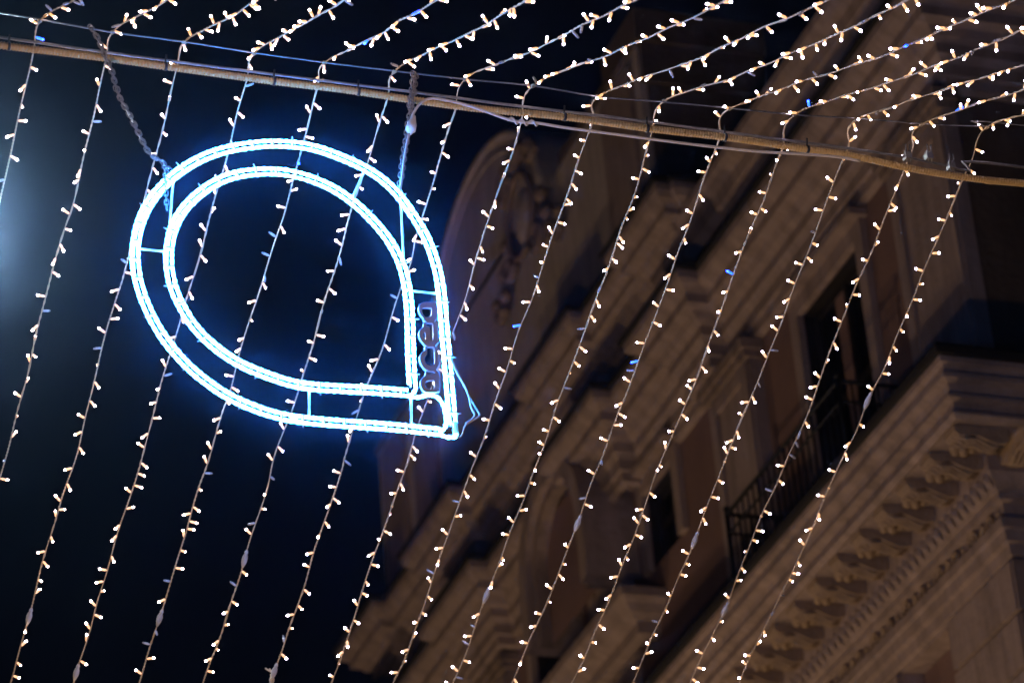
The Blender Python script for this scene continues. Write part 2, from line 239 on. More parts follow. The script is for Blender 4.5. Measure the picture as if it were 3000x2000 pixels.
# ------------------------------------------------------------------ ground
g = MB(); g.quad((-60,-60,-EYE),(90,-60,-EYE),(90,160,-EYE),(-60,160,-EYE))
tag(g.build('street', ASPHALT), kind='structure', label='dark street paving below the festoon')
g = MB(); g.box(7.2, 10.29, -20, 60, -EYE, -EYE + .13)
tag(g.build('pavement', COBBLE), kind='structure', label='raised basalt pavement along the palazzo')

# ------------------------------------------------------------------ palazzo
pal = thing('palazzo', 'tall ornate stone palazzo with layered cornices, pilasters and an iron balcony', 'building', (10.3, 24, 0))
XL, XU, YC, YF = 10.3, 10.4, 17.97, 30.7
def wall(name, X, Y0, Y1, Z0, Z1, holes, m, depth, parent=pal):
    b = MB()
    ys = sorted({Y0, Y1, *[h[0] for h in holes], *[h[1] for h in holes]}); zs = sorted({Z0, Z1, *[h[2] for h in holes], *[h[3] for h in holes]})
    for ya, yb in zip(ys, ys[1:]):
        for za, zb in zip(zs, zs[1:]):
            ym, zm = (ya+yb)/2, (za+zb)/2
            if any(h[0] < ym < h[1] and h[2] < zm < h[3] for h in holes): continue
            b.quad((X,ya,za),(X,ya,zb),(X,yb,zb),(X,yb,za))
    for y0, y1, z0, z1 in holes:
        for q in (((X,y0,z0),(X+depth,y0,z0),(X+depth,y0,z1),(X,y0,z1)),((X,y1,z0),(X,y1,z1),(X+depth,y1,z1),(X+depth,y1,z0)),
                  ((X,y0,z1),(X+depth,y0,z1),(X+depth,y1,z1),(X,y1,z1)),((X,y0,z0),(X,y1,z0),(X+depth,y1,z0),(X+depth,y0,z0))): b.quad(*q)
    return b.build(name, m, parent)
W1 = (19.62, 20.7, 11.02, 12.98); W2 = (23.34, 24.0, 12.45, 13.12); W3 = (25.95, 26.85, 10.7, 13.1); W4 = (28.6, 29.6, 10.7, 13.0); W5 = (24.6, 25.5, 10.6, 11.72)
wall('upper_wall', XU, YC, YF, 10.2, 14.95, [W1, W2, W3, W4, W5], PLASTER, .14)
L1 = (24.2, 25.4, 9.0, 11.55); L2 = (27.2, 28.4, 9.0, 11.4)
wall('lower_wall', XL, YC + .02, YF, -EYE, 9.62, [(18.9, 19.72, 3, 9.585), (20.9, 22.2, 3, 9.3)], STONE, .16)
b = MB(); b.box(XU + .5, 24, YC + .02, YF - .01, -EYE, 14.92); b.build('building_core', STONE2, pal)
b = MB(); b.quad((XU, YC, -EYE), (XU, YC, 14.95), (24, YC, 14.95), (24, YC, -EYE)); b.build('end_wall', SHADE_STONE, pal)
b = MB(); b.quad((XU, YF, -EYE), (24, YF, -EYE), (24, YF, 14.95), (XU, YF, 14.95)); b.build('far_end_wall', STONE2, pal)
b = MB(); b.box(XL + .155, XL + .2, 18.85, 19.8, 3, 9.58); b.build('plaster_panel', PLASTER, pal)
b = MB(); b.box(XL + .155, XL + .2, 20.85, 22.25, 3, 9.29); b.build('plaster_panel', PLASTER, pal)

# rusticated stones of the corner pier, one by one, with open joints between the courses
z = 9.585
while z > 6.4:
    h = .375
    for ya, yb in ((YC + .025, 18.88),):
        b = MB(); b.box(XL - .06, XL - .001, ya - .06, yb, z - h + .02, z - .02); b.build('ashlar_block', STONE, pal)
    b = MB(); b.box(XL - .045, XL + 2.6, YC - .06, YC - .04 + .03, z - h + .012, z - .012); b.build('ashlar_block', STONE2, pal)
    b = MB(); b.box(XL - .04, XL - .001, 19.74, 20.5, z - h + .012, z - .012); b.build('ashlar_block', STONE, pal)
    z -= h

# --- windows of the upper storey
def window(y0, y1, z0, z1, X, d, arch=False, leaf=True, low=False):
    f = MB(); a = .13; p = .055
    f.box(X - p, X - .001, y0 - a, y0, z0 - .02, z1 + a); f.box(X - p, X - .001, y1, y1 + a, z0 - .02, z1 + a)
    f.box(X - p - .002, X - .001, y0, y1, z1, z1 + a)
    f.box(X - p - .1, X - .001, y0 - a - .05, y1 + a + .05, z1 + a + .002, z1 + a + .06)
    wf = f.build('window', STONE, pal)
    g = MB(); g.quad((X + d - .004, y0, z0), (X + d - .004, y0, z1), (X + d - .004, y1, z1), (X + d - .004, y1, z0)); g.build('pane', DARKGLASS, wf)
    s = MB(); ym = (y0 + y1) / 2; t = .05
    for ya, yb in ((y0 + .002, y0 + t), (ym - t*.8, ym + t*.8), (y1 - t, y1 - .002)): s.box(X + d - .05, X + d - .006, ya, yb, z0, z1 - .002)
    for za in (z0 + .01, (z0*.45 + z1*.55), z1 - t - .004): s.box(X + d - .048, X + d - .008, y0 + t, ym - t*.8, za, za + t); s.box(X + d - .048, X + d - .008, ym + t*.8, y1 - t, za, za + t)
    s.box(X + .003, X + d - .052, y1 - .014, y1 - .002, z0, z1 - .003); s.box(X + .003, X + d - .052, y0 + .002, y0 + .014, z0, z1 - .003); s.box(X + .003, X + d - .052, y0 + .016, y1 - .016, z1 - .014, z1 - .003)
    s.build('sash', WOOD, wf)
    return wf
for q in (W1, W2, W3, W4, W5): window(*q, XU, .14)
# open shutter leaf standing in the balcony window
b = MB(); b.box(XU + .085, XU + .112, 20.16, 20.31, 11.05, 12.9); o = b.build('shutter', PLASTER, pal)

# --- pilasters with sunk shafts
def pilaster(y0, y1, z0, z1, X, t=.11):
    b = MB(); b.box(X - t, X - .001, y0, y1, z0, z1); p = b.build('pilaster', STONE, pal)
    b = MB(); e = .14
    for ya, yb in ((y0 + .02, y0 + e), (y1 - e, y1 - .02)): b.box(X - t - .03, X - t - .001, ya, yb, z0, z1 - .30)
    b.box(X - t - .03, X - t - .001, y0 + .02, y1 - .02, z1 - .298, z1 - .2); b.build('raised_border', STONE, p)
    c = MB(); c.box(X - t - .05, X - .002, y0 - .03, y1 + .03, z1 - .15, z1 - .09); c.box(X - t - .08, X - .002, y0 - .06, y1 + .06, z1 - .088, z1 - .002)
    c.build('capital', STONE2, p)
for y0, y1 in ((YC - .02, 18.86), (21.5, 22.3), (24.5, 25.2), (27.35, 28.05), (29.95, 30.68)):
    pilaster(y0, y1, 12.25 if y0 == 24.5 else 10.2, 13.2, XU, .11)
for y0, y1 in ((21.55, 22.25), (24.4, 25.1), (27.35, 28.05), (29.95, 30.66)):
    b = MB(); b.box(XU - .1, XU - .001, y0, y1, 13.95, 14.42); p = b.build('frieze_block', STONE2, pal)

# --- the lower main cornice with modillions, leaf band and carved frieze (wraps round the corner)
PN = [(0,10.72),(.70,10.66),(.70,10.61),(.665,10.60),(.655,10.55),(.69,10.54),(.69,10.505),(.635,10.49),(.615,10.42),(.65,10.41),(.65,10.385),(.595,10.375),(.595,10.31),(.625,10.30),(.625,10.278),(.585,10.255),(.56,10.272),(.18,10.272),(.18,10.145),(.165,10.13),(.10,10.05),(.085,10.045),(.085,9.995),(.035,9.985),(.035,9.862),(.105,9.85),(.105,9.785),(.08,9.77),(.075,9.70),(.04,9.69),(.035,9.62),(-.02,9.60)]
def pathN(o): return [(XL - o, 45), (XL - o, YC - o), (19, YC - o)]
b = MB(); b.sweep(PN, pathN); cornN = b.build('main_cornice', STONE, pal)
b = MB(); b.sweep([(-.05,10.80),(.715,10.735),(.735,10.70),(.735,10.652),(.70,10.648)], pathN); b.build('lead_shade_strip', LEAD, cornN)  # lead edge, thickened so its dark colour also stands for shadow on top
def modillion_mesh():
    m = MB(); wd = .075
    prof = [(-.56,10.268),(-.56,10.225),(-.53,10.20),(-.47,10.20),(-.41,10.215),(-.34,10.185),(-.26,10.16),(-.20,10.17),(-.175,10.19),(-.175,10.268)]
    for s in (-wd, wd):
        n = len(m.v); m.v += [(x, s, z - 10.27) for x, z in prof]; m.f.append(tuple(range(n, n+len(prof))) if s < 0 else tuple(reversed(range(n, n+len(prof))))); m.sm.append(False)
    k = len(prof)
    for i in range(k): m.f.append((i, (i+1) % k, k + (i+1) % k, k + i)); m.sm.append(False)
    for yy in (-.05, 0, .05):                                                       # the acanthus leaf under the bracket
        m.tube([(-.55, yy*.8, -.055), (-.47, yy, -.085), (-.38, yy*.8, -.07), (-.28, yy*.7, -.11), (-.2, yy*.6, -.10)], [.010,.022,.015,.024,.010], 5)
    return m.mesh('modillion', CARVED, True)
def rosette_mesh():
    m = MB(); m.ball((-.37, 0, -.02), .035, 8, 4)
    for k in range(6):
        a = k * math.pi / 3; m.ball((-.37 + .065*math.cos(a), .065*math.sin(a), -.012), .038, 6, 4, (1,1,.6))
    return m.mesh('rosette', CARVED, True)
mod, ros = modillion_mesh(), rosette_mesh()
sp = .375
for i in range(22):
    y = YC - .42 + i * sp
    o = link('modillion', mod, cornN); o.location = (XL, y, 10.27 + EYE)
    o = link('rosette', ros, cornN); o.location = (XL, y + sp/2, 10.262 + EYE)
for i in range(6):
    o = link('modillion', mod, cornN); o.location = (XL - .02 + .42*0 + i*sp, YC, 10.27 + EYE); o.rotation_euler = (0, 0, R(90))
def leaf_mesh():
    m = MB(); n = len(m.v)
    m.v += [(-.172,-.038,10.14-10.1),(-.185,0,10.15-10.1),(-.172,.038,10.14-10.1),(-.15,.026,10.08-10.1),(-.118,0,10.045-10.1),(-.15,-.026,10.08-10.1),(-.20,0,10.10-10.1)]
    for f in ((0,1,6),(1,2,6),(2,3,6),(3,4,6),(4,5,6),(5,0,6)): m.f.append(tuple(n+i for i in f)); m.sm.append(False)
    return m.mesh('leaf_tongue', STONE, True)
lf = leaf_mesh()
for i in range(74):
    o = link('leaf_tongue', lf, cornN); o.location = (XL, YC - .1 + i*.098, 10.1 + EYE)
def scroll_mesh():
    m = MB(); h = .046
    for sgn in (1, -1):
        pts = []
        for k in range(26):
            t = k / 25; a = t * 3.6 * math.pi; r = .066 * (1 - t*.86)
            pts.append((-.05, sgn*(.13 - r*math.cos(a)), sgn*r*math.sin(a)))
        m.tube(pts, [.017 - .008*k/25 for k in range(26)], 5)
    m.tube([(-.04, -.075, .0), (-.045, -.03, .035), (-.045, .03, -.035), (-.04, .075, 0)], .015, 5)
    for y, z in ((0,.045),(0,-.045),(-.24,.02),(.24,-.02),(-.2,-.04),(.2,.04)): m.ball((-.04, y, z), .02, 6, 4, (.8,1.4,.9))
    return m.mesh('scroll', CARVED, True)
scm = scroll_mesh()
for i in range(11):
    o = link('scroll', scm, cornN); o.location = (XL, YC + .28 + i*.53, 9.925 + EYE)

# --- balcony on the lower cornice
bal = MB(); bal.box(9.86, XU - .002, 19.25, 22.0, 10.73, 10.85); balc = bal.build('balcony', STONE2, pal)
xf, ya, yb, zt = 9.9, 19.3, 21.36*.99 + .24, 11.6
for dz, r in ((0, .018), (-.16, .012), (-.66, .014)):
    m = MB(); m.tube([(XU - .02, yb, zt+dz), (xf, yb, zt+dz), (xf, ya, zt+dz), (XU - .02, ya, zt+dz)], r, 6); m.build('rail', IRON, balc)
mb_ = MB(); mb_.tube([(0,0,0),(0,0,.76)], .008, 5, ); bm_ = mb_.mesh('baluster', IRON, True)
n = int((yb - ya) / .095)
for i in range(1, n): 
    o = link('baluster', bm_, balc); o.location = (xf, ya + (yb-ya)*i/n, 10.84 + EYE)
for i in range(1, 5):
    for y in (ya, yb):
        o = link('baluster', bm_, balc); o.location = (xf + .1*i, y, 10.84 + EYE)
for y in (ya, yb):
    m = MB(); m.tube([(xf,y,10.84),(xf,y,zt+.02)], .02, 6); m.ball((xf,y,zt+.04), .03, 6, 5); m.build('post', IRON, balc)
for i in range(1, n//5):
    y = ya + (yb-ya)*i*5/n
    m = MB(); m.tube([(xf,y,zt-.16),(xf,y,zt)], .012, 6); m.build('post', IRON, balc)

# --- upper cornices with breaks forward over the pilasters
def broken(breaks, ynear, xw, e, yfar=YF):
    def path(o):
        pts = [(xw + .9, ynear - o), (xw - o, ynear - o)] if not breaks or breaks[0][0] > ynear else [(xw + .9, ynear - o), (xw - o - e, ynear - o)]
        for a, c in breaks:
            if a > ynear: pts += [(xw - o, a - o), (xw - o - e, a - o)]
            if c < yfar: pts += [(xw - o - e, c + o), (xw - o, c + o)]
        last = breaks and breaks[-1][1] >= yfar
        xo = xw - o - (e if last else 0)
        return pts + [(xo, yfar + o), (xw + .9, yfar + o)]
    return path
PQ = [(0,13.95),(.40,13.87),(.40,13.80),(.375,13.765),(.33,13.74),(.30,13.72),(.30,13.64),(.22,13.615),(.19,13.56),(.14,13.53),(.14,13.45),(.115,13.43),(.09,13.40),(.09,13.31),(.055,13.30),(.055,13.22),(0,13.20)]
brQ = [(22.02, 22.75 - .3), (24.0, 24.6), (26.9+.35, 28.0), (30.2, YF)]
b = MB(); b.sweep(PQ, broken(brQ, YC, XU, .17)); cornQ = b.build('upper_cornice', STONE, pal)
b = MB(); b.sweep([(-.02,14.0),(.42,13.925),(.432,13.90),(.432,13.866),(.39,13.862)], broken(brQ, YC, XU, .17)); b.build('lead_shade_strip', LEAD, cornQ)  # lead edge plus the shadow along the top, both in one dark strip
PP = [(0,14.97),(.40,14.88),(.40,14.82),(.37,14.77),(.32,14.745),(.30,14.72),(.30,14.66),(.21,14.63),(.18,14.58),(.12,14.56),(.12,14.48),(.07,14.47),(.06,14.40),(0,14.38)]
brP = [(22.35, 22.75), (24.45, 25.1), (27.75, 28.5), (30.25, YF)]
b = MB(); b.sweep(PP, broken(brP, 22.3, XU, .13)); cornP = b.build('crowning_cornice', STONE, pal)
b = MB(); b.sweep([(-.02,15.02),(.42,14.935),(.432,14.91),(.432,14.876),(.39,14.872)], broken(brP, 22.3, XU, .13)); b.build('lead_shade_strip', LEAD, cornP)  # dark strip for the lead and the shadowed top of this cornice
PR = [(-.4,14.78),(.30,14.70),(.30,14.63),(.26,14.58),(.20,14.55),(.18,14.45),(.10,14.40),(.10,14.1),(.0,13.9)]
def pathR(o): return [(XU - o, 22.28), (XU - o, YC - o), (19, YC - o)]
b = MB(); b.sweep(PR, pathR); b.build('parapet', STONE, pal)
b = MB(); b.box(XU + .3, 24, YC + .1, 22.2, 14.70, 14.8); b.build('roof', LEAD, pal)

# --- arched hood breaking through the upper cornice
def ring(cx, cy, cz, ri, ro, x0, x1, a0=0, a1=math.pi, n=20, leg=0):
    m = MB(); P = []
    for k in range(n + 1):
        a = a0 + (a1 - a0)*k/n; P.append((math.cos(a), math.sin(a)))
    rows = [[(X, cy + r*c, cz + r*s) for c, s in P] for X, r in ((x1, ro), (x0, ro), (x0, ri), (x1, ri))]
    if leg:
        for r_ in rows: r_.insert(0, (r_[0][0], r_[0][1], cz - leg)); r_.append((r_[-1][0], r_[-1][1], cz - leg))
    for a, c in zip(rows, rows[1:]):
        for i in range(len(a) - 1): m.quad(a[i], c[i], c[i+1], a[i+1], smooth=False)
    return m
ac = (25.15*.998, 13.12)
b = ring(0, ac[0], ac[1], .64, .80, 9.92, XU, leg=.62); arch = b.build('arched_niche', STONE, pal)
b = ring(0, ac[0], ac[1], .56, .638, 9.99, XU, leg=.62); b.build('inner_moulding', STONE2, arch)
m = MB(); pts = [(10.10, ac[0] + .56*math.cos(math.pi*k/20), ac[1] + .56*math.sin(math.pi*k/20)) for k in range(21)]
m.v += [(10.10, ac[0] + .56, ac[1] - .62)] + pts + [(10.10, ac[0] - .56, ac[1] - .62)]; m.f.append(tuple(range(len(m.v)))); m.sm.append(False)
m.build('plaster_panel', PLASTER, arch)
b = MB(); b.sweep([(.0,12.2),(.30,12.18),(.30,12.10),(.24,12.06),(.2,12.0),(.1,11.96),(.1,11.86),(0,11.84)], broken([], 24.1, XU - .1, 0, 26.4)); b.build('sill_course', STONE, pal)

# --- attic with its arched gable and cartouche
XA = 10.38
b = MB(); b.box(XA, 11.45, 23.0, YF, 14.96, 17.0); att = b.build('attic', SHADE_STONE, pal)
b = MB(); b.box(XA - .07, XA - .001, 23.03, YF - .03, 14.98, 16.98); b.build('attic_facing', PALE, att)
for ya_ in (23.15, 28.75, 29.75):
    b = MB(); b.box(XA - .12, XA - .071, ya_, ya_ + .7, 15.2, 16.85); b.build('raised_panel', STONE, att)
b = MB(); b.box(XA - .10, 11.5, 22.92, 23.75, 17.0, 17.32); b.box(XA - .05, 11.48, 22.96, 23.4, 16.6, 16.998); b.build('attic_cap', SHADE_STONE, att)
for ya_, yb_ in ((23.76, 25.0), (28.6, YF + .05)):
    b = MB(); b.box(XA - .08, 11.5, ya_, yb_, 17.002, 17.10); b.build('coping', SHADE_STONE, att)
gy, gz, gw, gh = 26.85, 16.9, 1.62, 1.3
def gab(s, X): return [(X, gy + gw*s*math.cos(math.pi*k/28), gz + gh*s*math.sin(math.pi*k/28)) for k in range(29)]
m = MB(); f = gab(1, XA - .16); bk = gab(1, 11.3)
m.v += f; m.f.append(tuple(range(29))); m.sm.append(False)
for i in range(28): m.quad(f[i], bk[i], bk[i+1], f[i+1])
gable = m.build('arched_gable', PALE, att)
for s, rr in ((.975,.05),(.86,.03)):
    m = MB(); m.tube([(x, y, zz) for x, y, zz in gab(s, XA - .15)], rr, 6); m.build('archivolt', PALE, gable)
cy_, cz_ = 25.75, 16.9
m = MB(); m.ball((XA - .13, cy_, cz_), .27, 14, 10, (.35,.85,1.1)); m.build('cartouche', PALE, gable)
m = MB(); m.tube([(XA - .2, cy_ + .34*math.cos(k*math.pi/12), cz_ + .42*math.sin(k*math.pi/12)) for k in range(25)], .035, 6, caps=False); m.build('cartouche_rim', STONE2, gable)
for s_, zz, sg, rr in ((1, .50, 1, .15), (-1, .48, 1, .13), (1, -.36, -1, .12), (-1, -.42, -1, .16)):
    m = MB(); pts = []
    for k in range(26):
        t = k/25; a = t*3.4*math.pi; r = rr*(1 - .8*t); pts.append((XA - .2, cy_ + s_*(.36 - r*math.cos(a)), cz_ + zz + sg*r*math.sin(a)))
    m.tube(pts, [.05 - .028*k/25 for k in range(26)], 6); m.build('scroll', STONE2, gable)
for s_ in (1, -1):
    for k in range(7):
        m = MB(); t = k/6; m.ball((XA - .17, cy_ + s_*(.48 + .5*t - .12*t*t), cz_ - .05 - .62*math.sin(t*2.4)), .085 - .02*t, 7, 5, (.8,1.1,.9)); m.build('festoon_leaf', STONE2, gable)
m = MB(); m.tube([(XA - .18, cy_ - .5, cz_ + .42), (XA - .22, cy_ - .22, cz_ + .64), (XA - .22, cy_, cz_ + .56), (XA - .22, cy_ + .24, cz_ + .64), (XA - .18, cy_ + .52, cz_ + .40)], [.03,.055,.065,.055,.03], 6); m.build('crest', STONE2, gable)

# ------------------------------------------------------------------ street lanterns (below the frame, lighting the fronts from the street)
def lantern(x, y, z, s, label, r=.16):
    t = thing('street_lamp', label, 'street lamp', (x, y, 0), 'cast iron lamps along the street')
    m = MB(); m.lathe([(.16,-EYE),(.16,-EYE+.3),(.09,-EYE+.42),(.06,-EYE+1.2),(.05,z-.3),(.09,z-.22),(.05,z-.18)], 10, (x, y, 0)); m.build('pole', POLE, t)
    m = MB(); m.ball((x, y, z), r, 12, 8); g = m.build('globe', s, t)
    return t
def lampmat(f):
    m_ = LAMPM.copy(); m_.node_tree.nodes['Principled BSDF'].inputs['Emission Strength'].default_value = LAMP_L*f; return m_
lantern(3.6, 21.0, 2.2, lampmat(.44), 'tall cast iron street lamp with a round warm globe, nearest the corner of the palazzo')
lantern(4.2, 28.0, 2.2, lampmat(.5), 'tall cast iron street lamp with a round warm globe, farthest down the street')
lantern(1.5, 9.0, 1.2, lampmat(.5), 'tall cast iron street lamp with a dimmer warm globe, before the first string')
lx, ly, lz = 2.94, 16.0, 9.98
t = thing('mast_lamp', 'tall slim mast with a cold white globe lamp, standing left of the first string', 'street lamp', (lx, ly, 0))
m = MB(); m.ball((lx, ly, lz), .11, 12, 8); m.build('globe', LAMPC, t)
m = MB(); hr = .17                                                     # unseen hood, added to keep this lamp's light off the palazzo
for k in range(12):
    a, c = R(-72 + 19*k), R(-72 + 19*(k+1))
    for r0, r1 in ((hr, hr), (hr + .006, hr + .006)): m.quad((lx+r0*math.cos(a), ly+r0*math.sin(a), lz-.24), (lx+r0*math.cos(c), ly+r0*math.sin(c), lz-.24), (lx+r1*math.cos(c), ly+r1*math.sin(c), lz+.24), (lx+r1*math.cos(a), ly+r1*math.sin(a), lz+.24))
m.lathe([(.02,.26),(hr+.01,.242),(hr+.01,.236),(.02,.236)], 16, (lx, ly, lz)); m.build('hood', BLACKP, t)
m = MB(); m.lathe([(.14,-EYE),(.14,-EYE+.4),(.08,-EYE+.5),(.05,lz-.25),(.08,lz-.2),(.06,lz-.12)], 10, (lx, ly, 0)); m.build('pole', POLE, t)

# ------------------------------------------------------------------ span wire, conduit, ropes
m = MB(); P = [V(p) - Vector((0,0,EYE)) for p in SPAN_WIRE]
P = [P[0] + (P[0]-P[2])*3] + P + [Vector((10.35, 11.0, 8.0))]
m.tube(cr(P, .05), .0035, 5)
tag(m.build('span_wire', STEEL), 'thin steel span wire stretched across the street that every light string bends over', 'wire')
ct = thing('conduit', 'long ochre corrugated conduit running across the street just below the span wire', 'conduit', V(CONDUIT[8]))
P = [Vector(p) for p in CONDUIT]; P = [P[0] + (P[0]-P[1])*4] + P + [P[-1] + (P[-1]-P[-2])*10]
D = cr(P, .003); m = MB(); D = [d for i, d in enumerate(D)]
m.tube(D, [.0140 + .0022*math.cos(2*math.pi*i/4) for i in range(len(D))], 10); m.build('corrugated_tube', CONDM, ct)
def near_dir(path, p):
    k = min(range(len(path)-1), key=lambda i: (path[i]-p).length); return (path[k+1]-path[max(k-1,0)]).normalized()
for p in TIES:
    p = Vector(p); d = near_dir(D, p); k = min(D, key=lambda q: (q-p).length)
    m = MB(); m.tube([k - d*.005, k + d*.005], .0178, 10); m.tube([k + Vector((0,0,.02)), k + Vector((.004,0,.055))], .004, 5); m.build('cable_tie', BLACKP, ct)
P = [Vector(p) for p in ROPE]; P = [P[0] + (P[0]-P[1])*2] + P + [Vector((10.36, 10.97, 7.60))]
m = MB(); m.tube(cr(P, .05), .006, 6)
tag(m.build('support_rope', STEEL), 'steel support rope running along the top of the ochre conduit', 'rope')
for i, (p, lab) in enumerate(zip(CLAMPS, ('leftmost of the three steel wire clamps above the right end of the conduit', 'middle of the three steel wire clamps above the right end of the conduit', 'rightmost of the three steel wire clamps, where rope and conduit part'))):
    p = Vector(p); t = thing('wire_clamp', lab, 'clamp', V(p), 'wire clamps on the support rope')
    m = MB(); m.box(p.x-.014, p.x+.014, p.y-.02, p.y+.012, p.z-.016, p.z+.014); m.build('saddle', STEEL, t)
    for s in (-.008, .009):
        m = MB(); m.tube([(p.x+s, p.y-.012, p.z-.03), (p.x+s+.004, p.y-.014, p.z+.055)], .0032, 6); m.lathe([(.007,0),(.007,.01)], 6, (p.x+s+.001, p.y-.013, p.z+.012)); m.build('bolt', STEEL, t)
t = thing('power_cord', 'off-white power cord drooping from the conduit to a plug beside the right-hand chain', 'cord', V(CORD[0]))
m = MB(); D2 = cr(CORD, .02); m.tube(D2, .0058, 6); m.build('cord', CORDM, t)
a, c = Vector(CORD_PLUG[0]), Vector(CORD_PLUG[1]); d = (c-a)
m = MB(); m.tube([a, a+d*.2, a+d*.45, a+d*.8, a+d*.82, c], [.007,.012,.02,.021,.013,.009], 8); m.build('plug', CORDM, t)
m = MB(); m.tube(cr(CORD_DOWN, .02), .005, 6); m.build('lead', CORDM, t)
m = MB()                                                                            # where the cord is wound on itself under the conduit
seg = cr([CORD[8], CORD[9], CORD[10]], .006)
m.tube([p + Vector((0, .009*math.cos(i*.9), .010*math.sin(i*.9))) for i, p in enumerate(seg)], .0045, 5); m.build('wrapped_end', CORDM, t)

# ------------------------------------------------------------------ chains
def link_mesh(L=.027, W=.016, r=.0024):
    m = MB(); pts = []
    for k in range(13):
        a = 2*math.pi*k/12; pts.append((math.cos(a)*W/2, 0, math.sin(a)*W/2 + (L-W)/2*(1 if math.sin(a) > 0 else -1 if math.sin(a) < -1e-6 else 0)))
    m.tube(pts, r, 5, caps=False); return m.mesh('chain_link', RUST, True)
lk = link_mesh()
def chain(path, root, off=Vector((0,0,0)), step=.0205):
    D = cr(path, step)
    for i, (a, c) in enumerate(zip(D, D[1:])):
        d = (c-a).normalized(); o = link('chain_link', lk, root)
        q = d.to_track_quat('Z', 'X') @ Quaternion((0,0,1), R(90*(i % 2) + 20 + random.uniform(-12,12)))
        o.matrix_basis = Matrix.Translation(V((a+c)/2 + off + Vector((random.uniform(-1,1),0,random.uniform(-1,1)))*.001)) @ q.to_matrix().to_4x4()
t = thing('chain', 'steel chain slanting from the span wire down to the left shoulder of the drop sign', 'chain', V(CHAIN_LEFT[0]), 'chains holding the drop sign')
chain(CHAIN_LEFT, t); chain(CHAIN_LEFT[:11], t, Vector((.009,.012,.004))); chain(CHAIN_TAIL, t)
t = thing('chain', 'steel chain hanging almost straight beside the plug, holding the right of the drop sign', 'chain', V(CHAIN_RIGHT[0]), 'chains holding the drop sign')
chain(CHAIN_RIGHT, t); chain(CHAIN_RIGHT[:8], t, Vector((.012,.01,.002))); chain(CHAIN_RIGHT[:3], t, Vector((-.008,-.006,0)))

# ------------------------------------------------------------------ the glowing drop
sg = thing('drop_sign', 'glowing blue-white double outline of a water drop with grey lettering, hung on two chains', 'light sign', V(SIGN_INNER[0]))
def offset(path, d):
    out = []
    for i, p in enumerate(path):
        t = path[min(i+1,len(path)-1)] - path[max(i-1,0)]; n = Vector((t.z, 0, -t.x)).normalized(); out.append(p + n*d)
    return out
def rope(path, name='light_rope'):
    m = MB(); m.tube(path, [.0064*(1 + .2*math.sin(i*1.9) + random.uniform(-.12,.12)) for i in range(len(path))], 6); return m.build(name, ROPEL, sg)
def smooth(P, n=70):
    for _ in range(n): P = [P[0]] + [P[i]*.5 + (P[i-1] + P[i+1])*.25 for i in range(1, len(P)-1)] + [P[-1]]
    return P
SO, SI = smooth(cr(SIGN_OUTER, .009)), smooth(cr(SIGN_INNER, .009))
for path in (SO, SI):
    for d in (-.0127, .0127): rope(offset(path, d))
    m = MB(); m.tube([p + Vector((0,.02,0)) for p in path[::3]], .004, 6); m.build('frame_bar', ALU, sg)
rope(cr(SIGN_LOOP, .009))
# corners where the ropes turn
a, c = SO[-1], SO[0]; rope(cr([a + Vector((0,0,-.012)), a + Vector((.03,0,-.02)), c + Vector((.012,0,-.05)), c + Vector((.012,0,0))], .008))
a, c = SI[-1], SI[0]; rope(cr([a + Vector((0,0,-.012)), a + Vector((.014,0,-.008)), c + Vector((.012,0,-.02)), c + Vector((.012,0,0))], .008))
cm = MB(); cm.box(-.017,.017,-.010,.010,-.003,.003); clip = cm.mesh('clip', ALU, True)
for path in (SO, SI):
    for i in range(5, len(path)-3, 9):
        d = (path[i+1]-path[i-1]).normalized(); o = link('clip', clip, sg)
        o.matrix_basis = Matrix.Translation(V(path[i])) @ Matrix.Rotation(-math.atan2(d.z, d.x) + math.pi/2, 4, 'Y')
        if i % 27 == 5:
            m = MB(); n = Vector((d.z,0,-d.x)); k = path[i]; m.tube([k + n*.018, k + n*.034 + Vector((random.uniform(-.005,.005),-.004,0))], .0022, 4); m.build('zip_tie', ALU, sg)
for a, c in STRUTS:
    m = MB(); m.tube([a, c], .0042, 6); m.build('strut', ALU, sg)
def letter(ch, outer, holes):
    cu = bpy.data.curves.new('letter', 'CURVE'); cu.dimensions = '2D'; cu.fill_mode = 'BOTH'; cu.extrude = .004; cu.bevel_depth = .0014; cu.bevel_resolution = 1
    for poly in [outer] + holes:
        # corners rounded by one pass of corner cutting
        q = []
        for i in range(len(poly)):
            a, c = poly[i], poly[(i+1) % len(poly)]
            q += [(a[0]*.75 + c[0]*.25, a[1]*.75 + c[1]*.25), (a[0]*.25 + c[0]*.75, a[1]*.25 + c[1]*.75)]
        s = cu.splines.new('POLY'); s.points.add(len(q)-1); s.use_cyclic_u = True
        for k, p in enumerate(q): s.points[k].co = (p[0], p[1], 0, 1)
    tmp = bpy.data.objects.new('letter', cu); C.objects.link(tmp); dg = bpy.context.evaluated_depsgraph_get()
    me = bpy.data.meshes.new_from_object(tmp.evaluated_get(dg)); bpy.data.objects.remove(tmp); bpy.data.curves.remove(cu)
    for v in me.vertices: v.co = Vector((v.co.x, 10.932 - v.co.z, v.co.y + EYE))
    me.flip_normals()
    me.materials.clear(); me.materials.append(LETM); return link('letter', me, sg)
for ch, o_, h_ in LETTERS: letter(ch, o_, h_)
a, c = Vector(END_CAP[0]), Vector(END_CAP[1]); m = MB(); m.tube([a, c], [.010,.012], 8); m.build('end_cap', CAPM, sg)
for P in (SIGN_CABLE_A, SIGN_CABLE_B):
    m = MB(); m.tube(cr(P, .012), .0036, 5); m.build('supply_cable', CORDM, sg)

